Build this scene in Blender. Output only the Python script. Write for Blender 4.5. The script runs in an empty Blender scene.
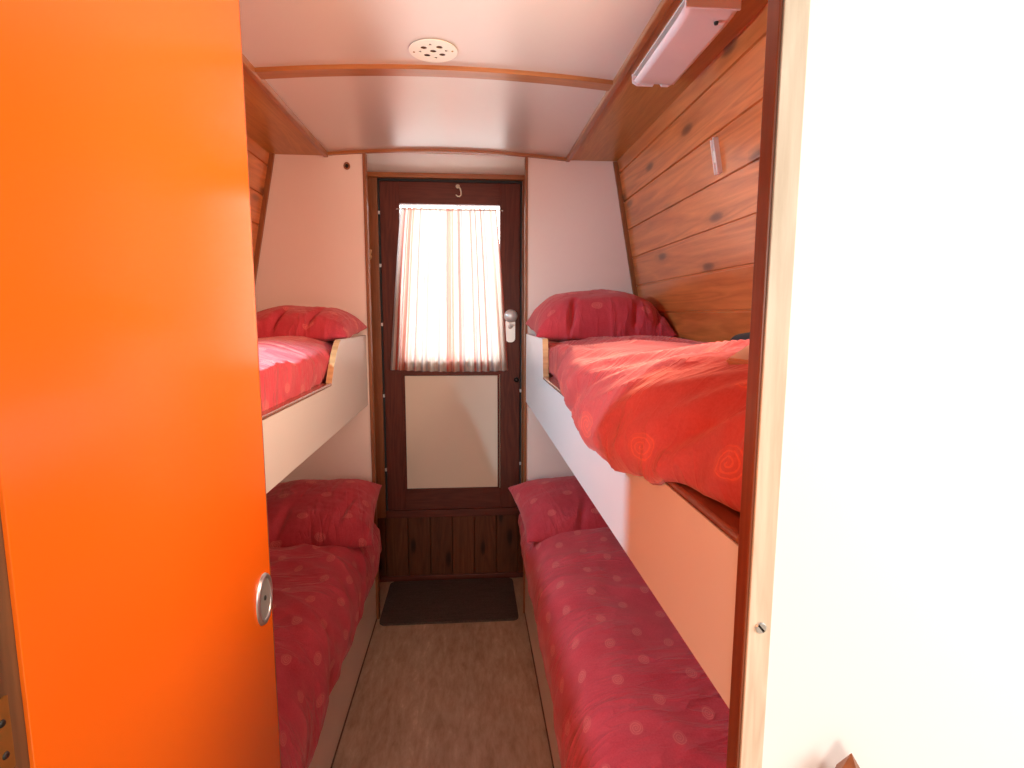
import bpy, bmesh, math, random
from mathutils import Vector, Matrix, noise
random.seed(4)
C = bpy.context.scene.collection
PI = math.pi

# ------------------------------------------------------------------ materials
def new_mat(name):
    m = bpy.data.materials.new(name); m.use_nodes = True
    nt = m.node_tree
    return m, nt, nt.nodes, nt.links, nt.nodes['Principled BSDF']

def mth(nt, op, a, b=None, c=None):
    n = nt.nodes.new('ShaderNodeMath'); n.operation = op
    for i, v in enumerate((a, b, c)):
        if v is None: continue
        if isinstance(v, (int, float)): n.inputs[i].default_value = v
        else: nt.links.new(v, n.inputs[i])
    return n.outputs[0]

def mixc(nt, fac, a, b, blend='MIX'):
    n = nt.nodes.new('ShaderNodeMix'); n.data_type = 'RGBA'; n.blend_type = blend
    for sock, v in ((n.inputs[0], fac), (n.inputs[6], a), (n.inputs[7], b)):
        if isinstance(v, (int, float)): sock.default_value = v
        elif isinstance(v, tuple): sock.default_value = (v[0], v[1], v[2], 1)
        else: nt.links.new(v, sock)
    return n.outputs[2]

def ramp(nt, fac, stops):
    n = nt.nodes.new('ShaderNodeValToRGB')
    e = n.color_ramp.elements
    while len(e) < len(stops): e.new(0.5)
    for i, (p, c) in enumerate(stops):
        e[i].position = p
        e[i].color = (c[0], c[1], c[2], 1) if isinstance(c, tuple) else (c, c, c, 1)
    nt.links.new(fac, n.inputs[0])
    return n.outputs[0]

def noise_tex(nt, vec, scale, detail=3, rough=.55, dist=0):
    n = nt.nodes.new('ShaderNodeTexNoise')
    n.inputs['Scale'].default_value = scale; n.inputs['Detail'].default_value = detail
    n.inputs['Roughness'].default_value = rough; n.inputs['Distortion'].default_value = dist
    if vec is not None: nt.links.new(vec, n.inputs['Vector'])
    return n.outputs[0]

def coords(nt, scale=(1, 1, 1), loc=(0, 0, 0), kind='Object'):
    t = nt.nodes.new('ShaderNodeTexCoord'); mp = nt.nodes.new('ShaderNodeMapping')
    mp.inputs['Scale'].default_value = scale; mp.inputs['Location'].default_value = loc
    nt.links.new(t.outputs[kind], mp.inputs[0])
    return mp.outputs[0]

def bump(nt, h, strength, dist, bsdf):
    b = nt.nodes.new('ShaderNodeBump'); b.inputs['Strength'].default_value = strength
    b.inputs['Distance'].default_value = dist
    nt.links.new(h, b.inputs['Height']); nt.links.new(b.outputs[0], bsdf.inputs['Normal'])

def plain(name, col, rough=.5, metal=0, var=.06, vs=6, coat=0, spec=.5):
    m, nt, N, L, b = new_mat(name)
    f = noise_tex(nt, coords(nt), vs, 4)
    c2 = tuple(max(0, c * (1 - var * 2)) for c in col)
    L.new(mixc(nt, f, c2, tuple(min(1, c * (1 + var)) for c in col)), b.inputs['Base Color'])
    b.inputs['Roughness'].default_value = rough; b.inputs['Metallic'].default_value = metal
    b.inputs['Coat Weight'].default_value = coat; b.inputs['Coat Roughness'].default_value = .15
    b.inputs['Specular IOR Level'].default_value = spec
    return m

def wood(name, dark, light, axis='y', rough=.35, coat=.3, knots=False, planks=None, scale=1.0, off=(0, 0, 0)):
    m, nt, N, L, b = new_mat(name)
    lo, hi = 1.2 * scale, 16.0 * scale
    sc = {'x': (lo, hi, hi), 'y': (hi, lo, hi), 'z': (hi, hi, lo)}[axis]
    v = coords(nt, sc, off)
    pl = None
    if planks:                                   # (axis index, width, offset): every plank its own piece of timber
        t = nt.nodes.new('ShaderNodeTexCoord'); s = nt.nodes.new('ShaderNodeSeparateXYZ')
        L.new(t.outputs['Object'], s.inputs[0])
        idx = mth(nt, 'FLOOR', mth(nt, 'DIVIDE', mth(nt, 'SUBTRACT', s.outputs[planks[0]], planks[2]), planks[1]))
        w = nt.nodes.new('ShaderNodeTexWhiteNoise'); w.noise_dimensions = '1D'; L.new(idx, w.inputs['W'])
        pl = w.outputs['Value']
        va = nt.nodes.new('ShaderNodeVectorMath'); va.operation = 'MULTIPLY_ADD'
        L.new(w.outputs['Color'], va.inputs[0]); va.inputs[1].default_value = (17, 17, 17); L.new(v, va.inputs[2])
        v = va.outputs[0]
    big = noise_tex(nt, v, .55, 3, .5, .8)
    fine = noise_tex(nt, v, 3.2, 5, .65, .3)
    rings = mth(nt, 'FRACT', mth(nt, 'MULTIPLY', big, 9.0))
    rings = mth(nt, 'ABSOLUTE', mth(nt, 'SUBTRACT', rings, .5))
    f = mth(nt, 'ADD', mth(nt, 'MULTIPLY', rings, .55), mth(nt, 'MULTIPLY', fine, .75))
    col = ramp(nt, f, [(.15, dark), (.5, tuple((a + c) / 2 for a, c in zip(dark, light))), (.85, light)])
    if pl is not None:
        col = mixc(nt, mth(nt, 'MULTIPLY', pl, .38), col, (dark[0] * .8, dark[1] * .8, dark[2] * .8))
    if knots:
        ks = {'x': (2.3, 8), 'y': (2.6, 8.5), 'z': (8, 2.6)}[axis]
        vo = nt.nodes.new('ShaderNodeTexVoronoi'); vo.voronoi_dimensions = '2D'; vo.inputs['Scale'].default_value = 1.0
        t2 = nt.nodes.new('ShaderNodeTexCoord'); s2 = nt.nodes.new('ShaderNodeSeparateXYZ'); L.new(t2.outputs['Object'], s2.inputs[0])
        cb = nt.nodes.new('ShaderNodeCombineXYZ')
        L.new(mth(nt, 'MULTIPLY_ADD', s2.outputs[1 if axis == 'y' else 0], ks[0], off[0] + .37), cb.inputs[0])
        L.new(mth(nt, 'MULTIPLY_ADD', s2.outputs[2], ks[1], off[1] + .2), cb.inputs[1])
        L.new(cb.outputs[0], vo.inputs['Vector'])
        kd = mth(nt, 'ADD', vo.outputs['Distance'], mth(nt, 'MULTIPLY', fine, .08))
        kf = ramp(nt, kd, [(.07, 1.0), (.12, .8), (.17, .22), (.28, 0.0)])
        sk = nt.nodes.new('ShaderNodeSeparateXYZ'); L.new(vo.outputs['Color'], sk.inputs[0])
        kf = mth(nt, 'MULTIPLY', kf, ramp(nt, sk.outputs[0], [(.30, .05), (.42, 1.0)]))
        col = mixc(nt, mth(nt, 'MULTIPLY', kf, .85), col, (dark[0] * .22, dark[1] * .2, dark[2] * .25))
        st = noise_tex(nt, coords(nt, tuple(s_ * .35 for s_ in sc), (3, 1, 5)), .9, 2)
        stain = ramp(nt, st, [(.60, 0.0), (.75, .55)])
        col = mixc(nt, stain, col, (dark[0] * .4, dark[1] * .4, dark[2] * .5))
    L.new(col, b.inputs['Base Color'])
    b.inputs['Roughness'].default_value = rough
    b.inputs['Coat Weight'].default_value = coat; b.inputs['Coat Roughness'].default_value = .2
    bump(nt, fine, .12, .002, b)
    return m

def fabric(name, base, light, motif, cell=.155, size=.026, rot=20):
    m, nt, N, L, b = new_mat(name)
    uv = nt.nodes.new('ShaderNodeUVMap')
    s = nt.nodes.new('ShaderNodeSeparateXYZ'); L.new(uv.outputs[0], s.inputs[0])
    u, v = s.outputs[0], s.outputs[1]
    row = mth(nt, 'FLOOR', mth(nt, 'DIVIDE', v, cell * .62))
    sh = mth(nt, 'MULTIPLY', mth(nt, 'MODULO', mth(nt, 'ABSOLUTE', row), 2.0), .5)
    uu = mth(nt, 'ADD', mth(nt, 'DIVIDE', u, cell), sh)
    colm = mth(nt, 'FLOOR', uu)
    lu = mth(nt, 'MULTIPLY', mth(nt, 'SUBTRACT', mth(nt, 'FRACT', uu), .5), cell)
    lv = mth(nt, 'MULTIPLY', mth(nt, 'SUBTRACT', mth(nt, 'FRACT', mth(nt, 'DIVIDE', v, cell * .62)), .5), cell * .62)
    cmb = nt.nodes.new('ShaderNodeCombineXYZ'); L.new(colm, cmb.inputs[0]); L.new(row, cmb.inputs[1])
    wn = nt.nodes.new('ShaderNodeTexWhiteNoise'); wn.noise_dimensions = '3D'; L.new(cmb.outputs[0], wn.inputs['Vector'])
    sp = nt.nodes.new('ShaderNodeSeparateXYZ'); L.new(wn.outputs['Color'], sp.inputs[0])
    lu = mth(nt, 'ADD', lu, mth(nt, 'MULTIPLY', mth(nt, 'SUBTRACT', sp.outputs[0], .5), .03))
    lv = mth(nt, 'ADD', lv, mth(nt, 'MULTIPLY', mth(nt, 'SUBTRACT', sp.outputs[1], .5), .02))
    wob = noise_tex(nt, coords(nt, (1, 1, 1)), 60, 2)
    r = mth(nt, 'SQRT', mth(nt, 'ADD', mth(nt, 'POWER', mth(nt, 'MULTIPLY', lu, .8), 2), mth(nt, 'POWER', mth(nt, 'MULTIPLY', lv, 1.15), 2)))
    r = mth(nt, 'ADD', r, mth(nt, 'MULTIPLY', mth(nt, 'SUBTRACT', wob, .5), size * .35))
    ang = mth(nt, 'ARCTAN2', lv, lu)
    spi = mth(nt, 'SINE', mth(nt, 'ADD', mth(nt, 'MULTIPLY', r, 2 * PI * 3.4 / size), ang))   # a rose drawn as one spiral line
    line = ramp(nt, spi, [(.35, 0.0), (.62, 1.0)])
    mask = ramp(nt, mth(nt, 'DIVIDE', r, size), [(.82, 1.0), (.98, 0.0)])
    rose = mth(nt, 'MULTIPLY', line, mask)
    glow = mth(nt, 'MULTIPLY', mask, .18)
    n1 = noise_tex(nt, coords(nt, (1, 1, 1)), 9, 4)
    weave = noise_tex(nt, coords(nt, (1, 1, 1)), 240, 2, .7)
    mott = mth(nt, 'ADD', mth(nt, 'MULTIPLY', n1, .6), mth(nt, 'MULTIPLY', weave, .4))
    col = mixc(nt, ramp(nt, mott, [(.3, 0.0), (.7, 1.0)]), base, light)
    col = mixc(nt, mth(nt, 'MAXIMUM', mth(nt, 'MULTIPLY', rose, .52), glow), col, motif)
    L.new(col, b.inputs['Base Color'])
    b.inputs['Roughness'].default_value = .85; b.inputs['Specular IOR Level'].default_value = .15
    b.inputs['Sheen Weight'].default_value = .35; b.inputs['Sheen Roughness'].default_value = .5
    b.inputs['Sheen Tint'].default_value = (1, .55, .5, 1)
    mp = nt.nodes.new('ShaderNodeMapping'); mp.inputs['Rotation'].default_value = (0, 0, math.radians(rot)); mp.inputs['Scale'].default_value = (20, 5.5, 1)
    L.new(uv.outputs[0], mp.inputs[0])
    def crease(sc):
        q = noise_tex(nt, mp.outputs[0], sc, 2, .5, .6)
        return ramp(nt, mth(nt, 'ABSOLUTE', mth(nt, 'SUBTRACT', q, .5)), [(0.0, 1.0), (.05, .45), (.16, 0.0)])
    area = ramp(nt, noise_tex(nt, coords(nt, (1, 1, 1)), 4.5, 2), [(.38, 0.0), (.6, 1.0)])
    cr = mth(nt, 'MULTIPLY', mth(nt, 'ADD', crease(.55), mth(nt, 'MULTIPLY', crease(1.3), .45)), area)
    b1 = nt.nodes.new('ShaderNodeBump'); b1.inputs['Strength'].default_value = .55; b1.inputs['Distance'].default_value = .011
    L.new(cr, b1.inputs['Height'])
    b2 = nt.nodes.new('ShaderNodeBump'); b2.inputs['Strength'].default_value = .25; b2.inputs['Distance'].default_value = .0015
    L.new(weave, b2.inputs['Height']); L.new(b1.outputs[0], b2.inputs['Normal']); L.new(b2.outputs[0], b.inputs['Normal'])
    return m

M = {}
M['laminate_orange'] = plain('orange_laminate', (.93, .150, .006), .22, var=.03, vs=2.5)
M['pink_panel'] = plain('bulkhead_paint', (.86, .69, .60), .42, var=.03, vs=3)
M['soffit'] = plain('recess_soffit', (.92, .86, .78), .5, var=.02)
M['door_panel'] = plain('door_panel_paint', (.85, .71, .56), .45, var=.03, vs=3)
M['ceiling'] = plain('ceiling_paint', (.66, .56, .49), .28, var=.025, vs=3, coat=.9)
M['ceiling'].node_tree.nodes['Principled BSDF'].inputs['Coat Roughness'].default_value = .30
M['white_lam_dim'] = plain('white_laminate_dim', (.64, .56, .50), .4, var=.02, vs=3)  # the same white laminate, with the left board's dimmer light put into the colour
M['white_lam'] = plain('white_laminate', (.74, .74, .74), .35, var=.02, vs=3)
M['cream_base'] = plain('bunk_base_laminate', (.86, .75, .60), .45, var=.05, vs=4)
M['white_wall'] = plain('white_wall_paint', (.88, .88, .87), .5, var=.01, vs=2)
M['plank'] = wood('pine_plank_y', (.42, .10, .022), (.82, .275, .078), 'y', .30, .45, True, (2, .1178, 1.9815))
M['ply'] = wood('plywood_varnish', (.38, .15, .028), (.58, .26, .058), 'y', .38, .25, scale=1.6)
M['trim_y'] = wood('trim_wood_y', (.25, .075, .02), (.42, .15, .045), 'y', .32, .4, scale=2)
M['trim_x'] = wood('trim_wood_x', (.28, .085, .02), (.46, .165, .045), 'x', .32, .4, scale=2)
M['trim_z'] = wood('trim_wood_z', (.20, .06, .016), (.35, .115, .033), 'z', .45, .1, scale=2)
M['mahogany'] = wood('dark_mahogany_z', (.075, .015, .009), (.17, .038, .02), 'z', .5, .05, scale=1.5)
M['mahogany_x'] = wood('dark_mahogany_x', (.075, .015, .009), (.17, .038, .02), 'x', .5, .05, scale=1.5)
for k_ in ('mahogany', 'mahogany_x'): M[k_].node_tree.nodes['Principled BSDF'].inputs['Specular IOR Level'].default_value = .25
M['tongue'] = wood('dark_tongue_groove', (.075, .022, .009), (.20, .06, .022), 'z', .5, .05, True, (0, .1145, -.555), scale=1.4)
M['tongue'].node_tree.nodes['Principled BSDF'].inputs['Specular IOR Level'].default_value = .2
M['post_side'] = wood('post_varnished', (.14, .03, .010), (.24, .062, .02), 'z', .35, .3, scale=1.4)
M['post_face'] = wood('post_raw', (.56, .42, .29), (.80, .68, .53), 'z', .6, 0, scale=2.2)
M['jamb'] = wood('jamb_worn', (.04, .015, .006), (.20, .085, .03), 'z', .5, .2, True, scale=1.5)
M['lip'] = wood('lip_wood', (.15, .04, .015), (.30, .095, .04), 'y', .22, .6, scale=1.8)
M['duvet'] = fabric('duvet_red', (.50, .036, .054), (.68, .090, .112), (.86, .28, .23), .135, .017, -25)
M['duvet_bold'] = fabric('duvet_red_large_rose', (.42, .048, .052), (.56, .100, .098), (.82, .15, .085), .20, .025, 48)
M['pillowcase'] = fabric('pillowcase_red', (.42, .028, .042), (.58, .066, .084), (.84, .24, .19), .15, .016)
M['chrome'] = plain('satin_metal', (.72, .71, .69), .3, .9, .04)
M['cup'] = plain('cup_metal', (.48, .50, .46), .4, .6, .05)
M['brass'] = plain('aged_brass', (.55, .30, .07), .4, .85, .2, 30)
M['dark_metal'] = plain('dark_metal', (.03, .025, .02), .4, .6, .1)
M['black'] = plain('black_seal', (.012, .014, .013), .6, 0, .1)
M['ivory'] = plain('ivory_plastic', (.90, .85, .70), .35, 0, .02)
M['lampshade'] = plain('frosted_plastic', (.90, .80, .78), .3, 0, .04, 4)
M['white_plastic'] = plain('white_plastic', (.82, .72, .66), .4, 0, .03)
M['silver_plate'] = plain('silver_lock', (.70, .69, .68), .35, .5, .04)
M['beige_card'] = plain('beige_card', (.50, .27, .18), .6, 0, .05)
M['dark_cloth'] = plain('dark_cloth', (.012, .011, .014), .8, 0, .2, 40)
M['hole'] = plain('vent_dark', (.10, .035, .01), .9, 0, .1)
M['peg'] = wood('peg_wood', (.45, .22, .09), (.75, .45, .22), 'x', .4, .3)

def mat_floor():
    m, nt, N, L, b = new_mat('vinyl_floor')
    a = noise_tex(nt, coords(nt, (22, 6, 1)), 1.4, 6, .65, .4)
    c = noise_tex(nt, coords(nt, (70, 20, 1)), 1.0, 4, .7)
    d = noise_tex(nt, coords(nt, (6, 1.2, 1), (4, 2, 0)), 1.2, 3)
    f = mth(nt, 'ADD', mth(nt, 'MULTIPLY', a, .5), mth(nt, 'ADD', mth(nt, 'MULTIPLY', c, .3), mth(nt, 'MULTIPLY', d, .25)))
    col = ramp(nt, f, [(.34, (.27, .17, .10)), (.48, (.42, .29, .185)), (.60, (.52, .38, .255)), (.72, (.74, .60, .42))])
    L.new(col, b.inputs['Base Color']); b.inputs['Roughness'].default_value = .42
    bump(nt, c, .08, .001, b)
    return m
M['floor'] = mat_floor()

def mat_mat():
    m, nt, N, L, b = new_mat('mat_pile')
    a = noise_tex(nt, coords(nt, (160, 160, 160)), 1, 3, .8)
    c = noise_tex(nt, coords(nt, (8, 90, 1)), 1, 2)
    f = mth(nt, 'ADD', mth(nt, 'MULTIPLY', a, .7), mth(nt, 'MULTIPLY', c, .3))
    L.new(ramp(nt, f, [(.3, (.035, .021, .015)), (.7, (.13, .08, .058))]), b.inputs['Base Color'])
    b.inputs['Roughness'].default_value = .95
    bump(nt, a, .8, .004, b)
    return m
M['mat'] = mat_mat()

def mat_curtain():
    m, nt, N, L, b = new_mat('striped_curtain')
    uv = nt.nodes.new('ShaderNodeUVMap')
    s = nt.nodes.new('ShaderNodeSeparateXYZ'); L.new(uv.outputs[0], s.inputs[0])
    def stripes(freq, seed):
        w = nt.nodes.new('ShaderNodeTexWhiteNoise'); w.noise_dimensions = '1D'
        L.new(mth(nt, 'ADD', mth(nt, 'FLOOR', mth(nt, 'MULTIPLY', s.outputs[0], freq)), seed), w.inputs['W'])
        return w.outputs['Value']
    a = stripes(55, 3); c = stripes(120, 40)
    col = ramp(nt, a, [(.0, (.86, .78, .70)), (.38, (.84, .72, .62)), (.46, (.62, .10, .06)), (.62, (.75, .26, .15)), (.76, (.45, .42, .46)), (.9, (.86, .76, .66))])
    n = [x for x in nt.nodes if x.type == 'VALTORGB'][-1]; n.color_ramp.interpolation = 'CONSTANT'
    col = mixc(nt, mth(nt, 'MULTIPLY', mth(nt, 'GREATER_THAN', c, .72), .7), col, (.80, .62, .52))
    L.new(col, b.inputs['Base Color']); b.inputs['Roughness'].default_value = .9
    tr = nt.nodes.new('ShaderNodeBsdfTranslucent')
    L.new(mixc(nt, .34, col, (1, .95, .90)), tr.inputs[0])
    mx = nt.nodes.new('ShaderNodeMixShader'); mx.inputs[0].default_value = .56
    L.new(b.outputs[0], mx.inputs[1]); L.new(tr.outputs[0], mx.inputs[2])
    L.new(mx.outputs[0], N['Material Output'].inputs[0])
    return m
M['curtain'] = mat_curtain()

def mat_glass():
    m, nt, N, L, b = new_mat('window_glass')
    t = nt.nodes.new('ShaderNodeBsdfTransparent'); g = nt.nodes.new('ShaderNodeBsdfGlossy')
    g.inputs['Roughness'].default_value = .03
    fr = nt.nodes.new('ShaderNodeFresnel'); fr.inputs[0].default_value = 1.35
    mx = nt.nodes.new('ShaderNodeMixShader')
    L.new(fr.outputs[0], mx.inputs[0]); L.new(t.outputs[0], mx.inputs[1]); L.new(g.outputs[0], mx.inputs[2])
    L.new(mx.outputs[0], N['Material Output'].inputs[0])
    return m
M['glass'] = mat_glass()

# ------------------------------------------------------------------ geometry helpers
def link(name, me, mat, parent=None, smooth=False, base=None, local=False):
    if mat and not me.materials: me.materials.append(mat)
    if smooth:
        for p in me.polygons: p.use_smooth = True
    o = bpy.data.objects.new(name, me); C.objects.link(o)
    if parent is not None:
        if not local:
            r = parent; off = Vector((0, 0, 0))
            while r is not None: off += r.location; r = r.parent
            me.transform(Matrix.Translation(-off))
        o.parent = parent
    elif base is None and not local and len(me.vertices):
        xs = [v.co for v in me.vertices]
        c = Vector(((min(v.x for v in xs) + max(v.x for v in xs)) / 2, (min(v.y for v in xs) + max(v.y for v in xs)) / 2, min(v.z for v in xs)))
        me.transform(Matrix.Translation(-c)); o.location = c
    return o

def from_bm(name, bm, mat, parent=None, smooth=False, **k):
    bmesh.ops.recalc_face_normals(bm, faces=bm.faces)
    me = bpy.data.meshes.new(name); bm.to_mesh(me); bm.free()
    return link(name, me, mat, parent, smooth, **k)

def add_box(bm, x0, x1, y0, y1, z0, z1, bev=0, seg=2):
    g = bmesh.ops.create_cube(bm, size=1)
    vs = g['verts']
    for v in vs:
        v.co = Vector(((x0 + x1) / 2 + v.co.x * (x1 - x0), (y0 + y1) / 2 + v.co.y * (y1 - y0), (z0 + z1) / 2 + v.co.z * (z1 - z0)))
    if bev:
        es = list({e for v in vs for e in v.link_edges})
        bmesh.ops.bevel(bm, geom=es, offset=bev, segments=seg, affect='EDGES', profile=.5)

def box(name, x0, x1, y0, y1, z0, z1, mat, parent=None, bev=0, seg=2, **k):
    bm = bmesh.new(); add_box(bm, x0, x1, y0, y1, z0, z1, bev, seg)
    return from_bm(name, bm, mat, parent, **k)

def add_prism(bm, pts, axis, a, b):
    """pts: 2-D outline; axis 'x' -> (y,z), 'y' -> (x,z), 'z' -> (x,y); from a to b along axis"""
    def P(p, t):
        return {'x': (t, p[0], p[1]), 'y': (p[0], t, p[1]), 'z': (p[0], p[1], t)}[axis]
    v0 = [bm.verts.new(P(p, a)) for p in pts]; v1 = [bm.verts.new(P(p, b)) for p in pts]
    bm.faces.new(v0); bm.faces.new(v1[::-1])
    n = len(pts)
    for i in range(n): bm.faces.new((v0[i], v0[(i + 1) % n], v1[(i + 1) % n], v1[i]))
    bm.normal_update()

def prism(name, pts, axis, a, b, mat, parent=None, bev=0, **k):
    bm = bmesh.new(); add_prism(bm, pts, axis, a, b)
    if bev: bmesh.ops.bevel(bm, geom=list(bm.edges), offset=bev, segments=2, affect='EDGES')
    return from_bm(name, bm, mat, parent, **k)

def add_lathe(bm, prof, center, axis, n=32, sx=1, sy=1):
    """prof: (radius, height) list along axis vector"""
    ax = Vector(axis).normalized()
    u = ax.orthogonal().normalized()
    if abs(ax.z) < .5: u = Vector((0, 0, 1))
    w = ax.cross(u)
    rings = []
    for r, h in prof:
        c = Vector(center) + ax * h
        if r < 1e-6: rings.append([bm.verts.new(c)])
        else: rings.append([bm.verts.new(c + u * r * sx * math.cos(2 * PI * i / n) + w * r * sy * math.sin(2 * PI * i / n)) for i in range(n)])
    for a, b in zip(rings, rings[1:]):
        if len(a) == 1 and len(b) == 1: continue
        for i in range(n):
            j = (i + 1) % n
            if len(a) == 1: bm.faces.new((a[0], b[i], b[j]))
            elif len(b) == 1: bm.faces.new((a[i], a[j], b[0]))
            else: bm.faces.new((a[i], a[j], b[j], b[i]))

def lathe(name, prof, center, axis, mat, parent=None, n=32, smooth=True, **k):
    sx = k.pop('sx', 1); sy = k.pop('sy', 1)
    bm = bmesh.new(); add_lathe(bm, prof, center, axis, n, sx, sy)
    return from_bm(name, bm, mat, parent, smooth, **k)

def add_tube(bm, pts, r, n=10):
    pts = [Vector(p) for p in pts]; rings = []
    up = None
    for i, p in enumerate(pts):
        t = (pts[min(i + 1, len(pts) - 1)] - pts[max(i - 1, 0)]).normalized()
        if up is None: up = t.orthogonal().normalized()
        up = (up - t * up.dot(t)).normalized(); w = t.cross(up)
        rr = r(i / (len(pts) - 1)) if callable(r) else r
        rings.append([bm.verts.new(p + up * rr * math.cos(2 * PI * k / n) + w * rr * math.sin(2 * PI * k / n)) for k in range(n)])
    for a, b in zip(rings, rings[1:]):
        for k in range(n): bm.faces.new((a[k], a[(k + 1) % n], b[(k + 1) % n], b[k]))
    bm.faces.new(rings[0][::-1]); bm.faces.new(rings[-1])

def tube(name, pts, r, mat, parent=None, n=10, **k):
    bm = bmesh.new(); add_tube(bm, pts, r, n)
    return from_bm(name, bm, mat, parent, True, **k)

def empty(name, loc, rz=0):
    o = bpy.data.objects.new(name, None); C.objects.link(o)
    o.location = loc; o.rotation_euler = (0, 0, rz); o.empty_display_size = .1
    return o

def tag(o, label, cat, group=None, kind=None):
    o['label'] = label; o['category'] = cat
    if group: o['group'] = group
    if kind: o['kind'] = kind
    return o

def struct(o):
    o['kind'] = 'structure'
    return o

def rounded(x0, x1, y0, y1, r, n=6):
    out = []
    for cx, cy, a0 in ((x1 - r, y1 - r, 0), (x0 + r, y1 - r, 90), (x0 + r, y0 + r, 180), (x1 - r, y0 + r, 270)):
        for i in range(n + 1):
            a = math.radians(a0 + 90 * i / n)
            out.append((cx + r * math.cos(a), cy + r * math.sin(a)))
    return out

# ------------------------------------------------------------------ dimensions (metres; camera above the origin)
BX0, BX1 = -.4425, .247          # aisle faces of the bunks
BY = 2.40                        # far bulkhead
DY = 2.762                       # stern door face
PY0, PY1 = .445, .466             # near partition
ZC = 2.04
def hullR(z): return .634 + (2.028 - z) * .1865 if z > 1.0 else .634 + 1.028 * .1865
def hullL(z): return -.805 - (2.022 - z) * .2 if z > 1.0 else -.805 - 1.022 * .2

# ------------------------------------------------------------------ shell
struct(box('floor', -1.3, 1.3, -1.6, 2.85, -.04, 0, M['floor']))

def hull(name, fx, sgn):
    zs = []
    g0 = 1.9815; w = .1178; gw = .0042
    edges = [g0 - i * w for i in range(-1, 9)]
    prof = []
    z = 2.06
    prof.append((2.06, 0))
    for e in edges:
        if e > 2.05 or e < 1.0: continue
        prof += [(e + gw, 0), (e, .007), (e - gw, 0)]
    prof += [(1.0, 0), (0, 0)]
    bm = bmesh.new(); ra = []; rb = []
    for zz, d in prof:
        x = fx(zz) + sgn * d
        ra.append(bm.verts.new((x, PY1 - .02, zz))); rb.append(bm.verts.new((x, BY + .03, zz)))
    for i in range(len(prof) - 1): bm.faces.new((ra[i], ra[i + 1], rb[i + 1], rb[i]))
    o = from_bm(name, bm, M['plank'], base=0)
    md = o.modifiers.new('thick', 'SOLIDIFY'); md.thickness = .02; md.offset = sgn * 1.0
    return struct(o)
def hull2(name, fx, sgn):
    w = .1178; gw = .0045
    prof = [(2.075, 0)]
    for i in range(0, 9):
        e = 1.9815 - i * w
        if e < 1.02: break
        prof += [(e + gw, 0), (e + gw * .6, .006), (e - gw * .6, .006), (e - gw, 0)]
    prof += [(1.0, 0), (0, 0)]
    pts = [(fx(z) + sgn * d, z) for z, d in prof]
    pts += [(fx(0) + sgn * .03, 0), (fx(1.0) + sgn * .03, 1.0), (fx(2.075) + sgn * .03, 2.075)]
    bm = bmesh.new(); add_prism(bm, pts, 'y', PY1, BY)
    bmesh.ops.triangulate(bm, faces=[f for f in bm.faces if len(f.verts) > 4])
    return struct(from_bm(name, bm, M['plank'], base=0))
hull2('wall_right', hullR, 1)
hull2('wall_left', hullL, -1)

# cambered ceiling
XA, XB = -.585, .423
def camber(x):
    t = (x - (XA + XB) / 2) / ((XB - XA) / 2)
    return ZC + .024 * (1 - t * t)
def camber_strip(name, y0, y1, zlo, zhi, mat, x0=XA, x1=XB, n=28):
    bm = bmesh.new(); pts = []
    for i in range(n + 1):
        x = x0 + (x1 - x0) * i / n; pts.append((x, camber(x) + zlo))
    for i in range(n, -1, -1):
        x = x0 + (x1 - x0) * i / n; pts.append((x, camber(x) + zhi))
    add_prism(bm, pts, 'y', y0, y1)
    return from_bm(name, bm, mat, base=0)
struct(camber_strip('ceiling', PY0, BY + .03, 0, .02, M['ceiling']))
struct(camber_strip('trim_1', 1.622, 1.668, -.012, .001, M['trim_x'], XA + .012, XB - .012))     # batten across the ceiling
struct(camber_strip('trim_2', BY - .014, BY + .001, -.012, .004, M['trim_x'], XA, XB))           # bead at the far bulkhead
struct(box('trim_3', XB, .66, PY1, BY, 2.034, 2.05, M['ply'], base=0))                              # side panels of the ceiling
struct(box('trim_4', -.83, XA, PY1, BY, 2.030, 2.05, M['ply'], base=0))
struct(box('trim_5', XB - .012, XB + .006, PY1, BY, 2.026, 2.046, M['trim_y'], bev=.003, base=0))
struct(box('trim_6', XA - .006, XA + .012, PY1, BY, 2.022, 2.046, M['trim_y'], bev=.003, base=0))

# far bulkhead, two painted panels beside the door recess
RX0, RX1 = -.434, .2485
def bulk(name, pts):
    return struct(prism(name, pts, 'y', BY, BY + .02, M['pink_panel'], base=0))
bulk('wall_back', [(hullL(2.07) - .03, 2.05), (hullL(1.0) - .03, 1.0), (hullL(0) - .03, 0), (RX0, 0), (RX0, 2.06)])
bulk('wall_back.001', [(hullR(2.07) + .03, 2.05), (RX1, 2.06), (RX1, 0), (hullR(0) + .03, 0), (hullR(1.0) + .03, 1.0)])
# beads
def hullbead(name, fx, s):
    pts = [(fx(2.03), 2.03), (fx(2.03) - s * .018, 2.03), (fx(1.2) - s * .018, 1.2), (fx(1.2), 1.2)]
    return struct(prism(name, pts, 'y', BY - .012, BY, M['trim_z'], base=0))
hullbead('trim_7', hullR, 1); hullbead('trim_8', hullL, -1)
struct(box('trim_9', RX0 - .001, RX0 + .012, BY - .006, BY + .03, 0.0, 2.045, M['trim_z'], bev=.002, base=0))
struct(box('trim_10', RX1 - .008, RX1 + .003, BY - .006, BY + .03, 0.0, 2.045, M['trim_z'], bev=.002, base=0))
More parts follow.
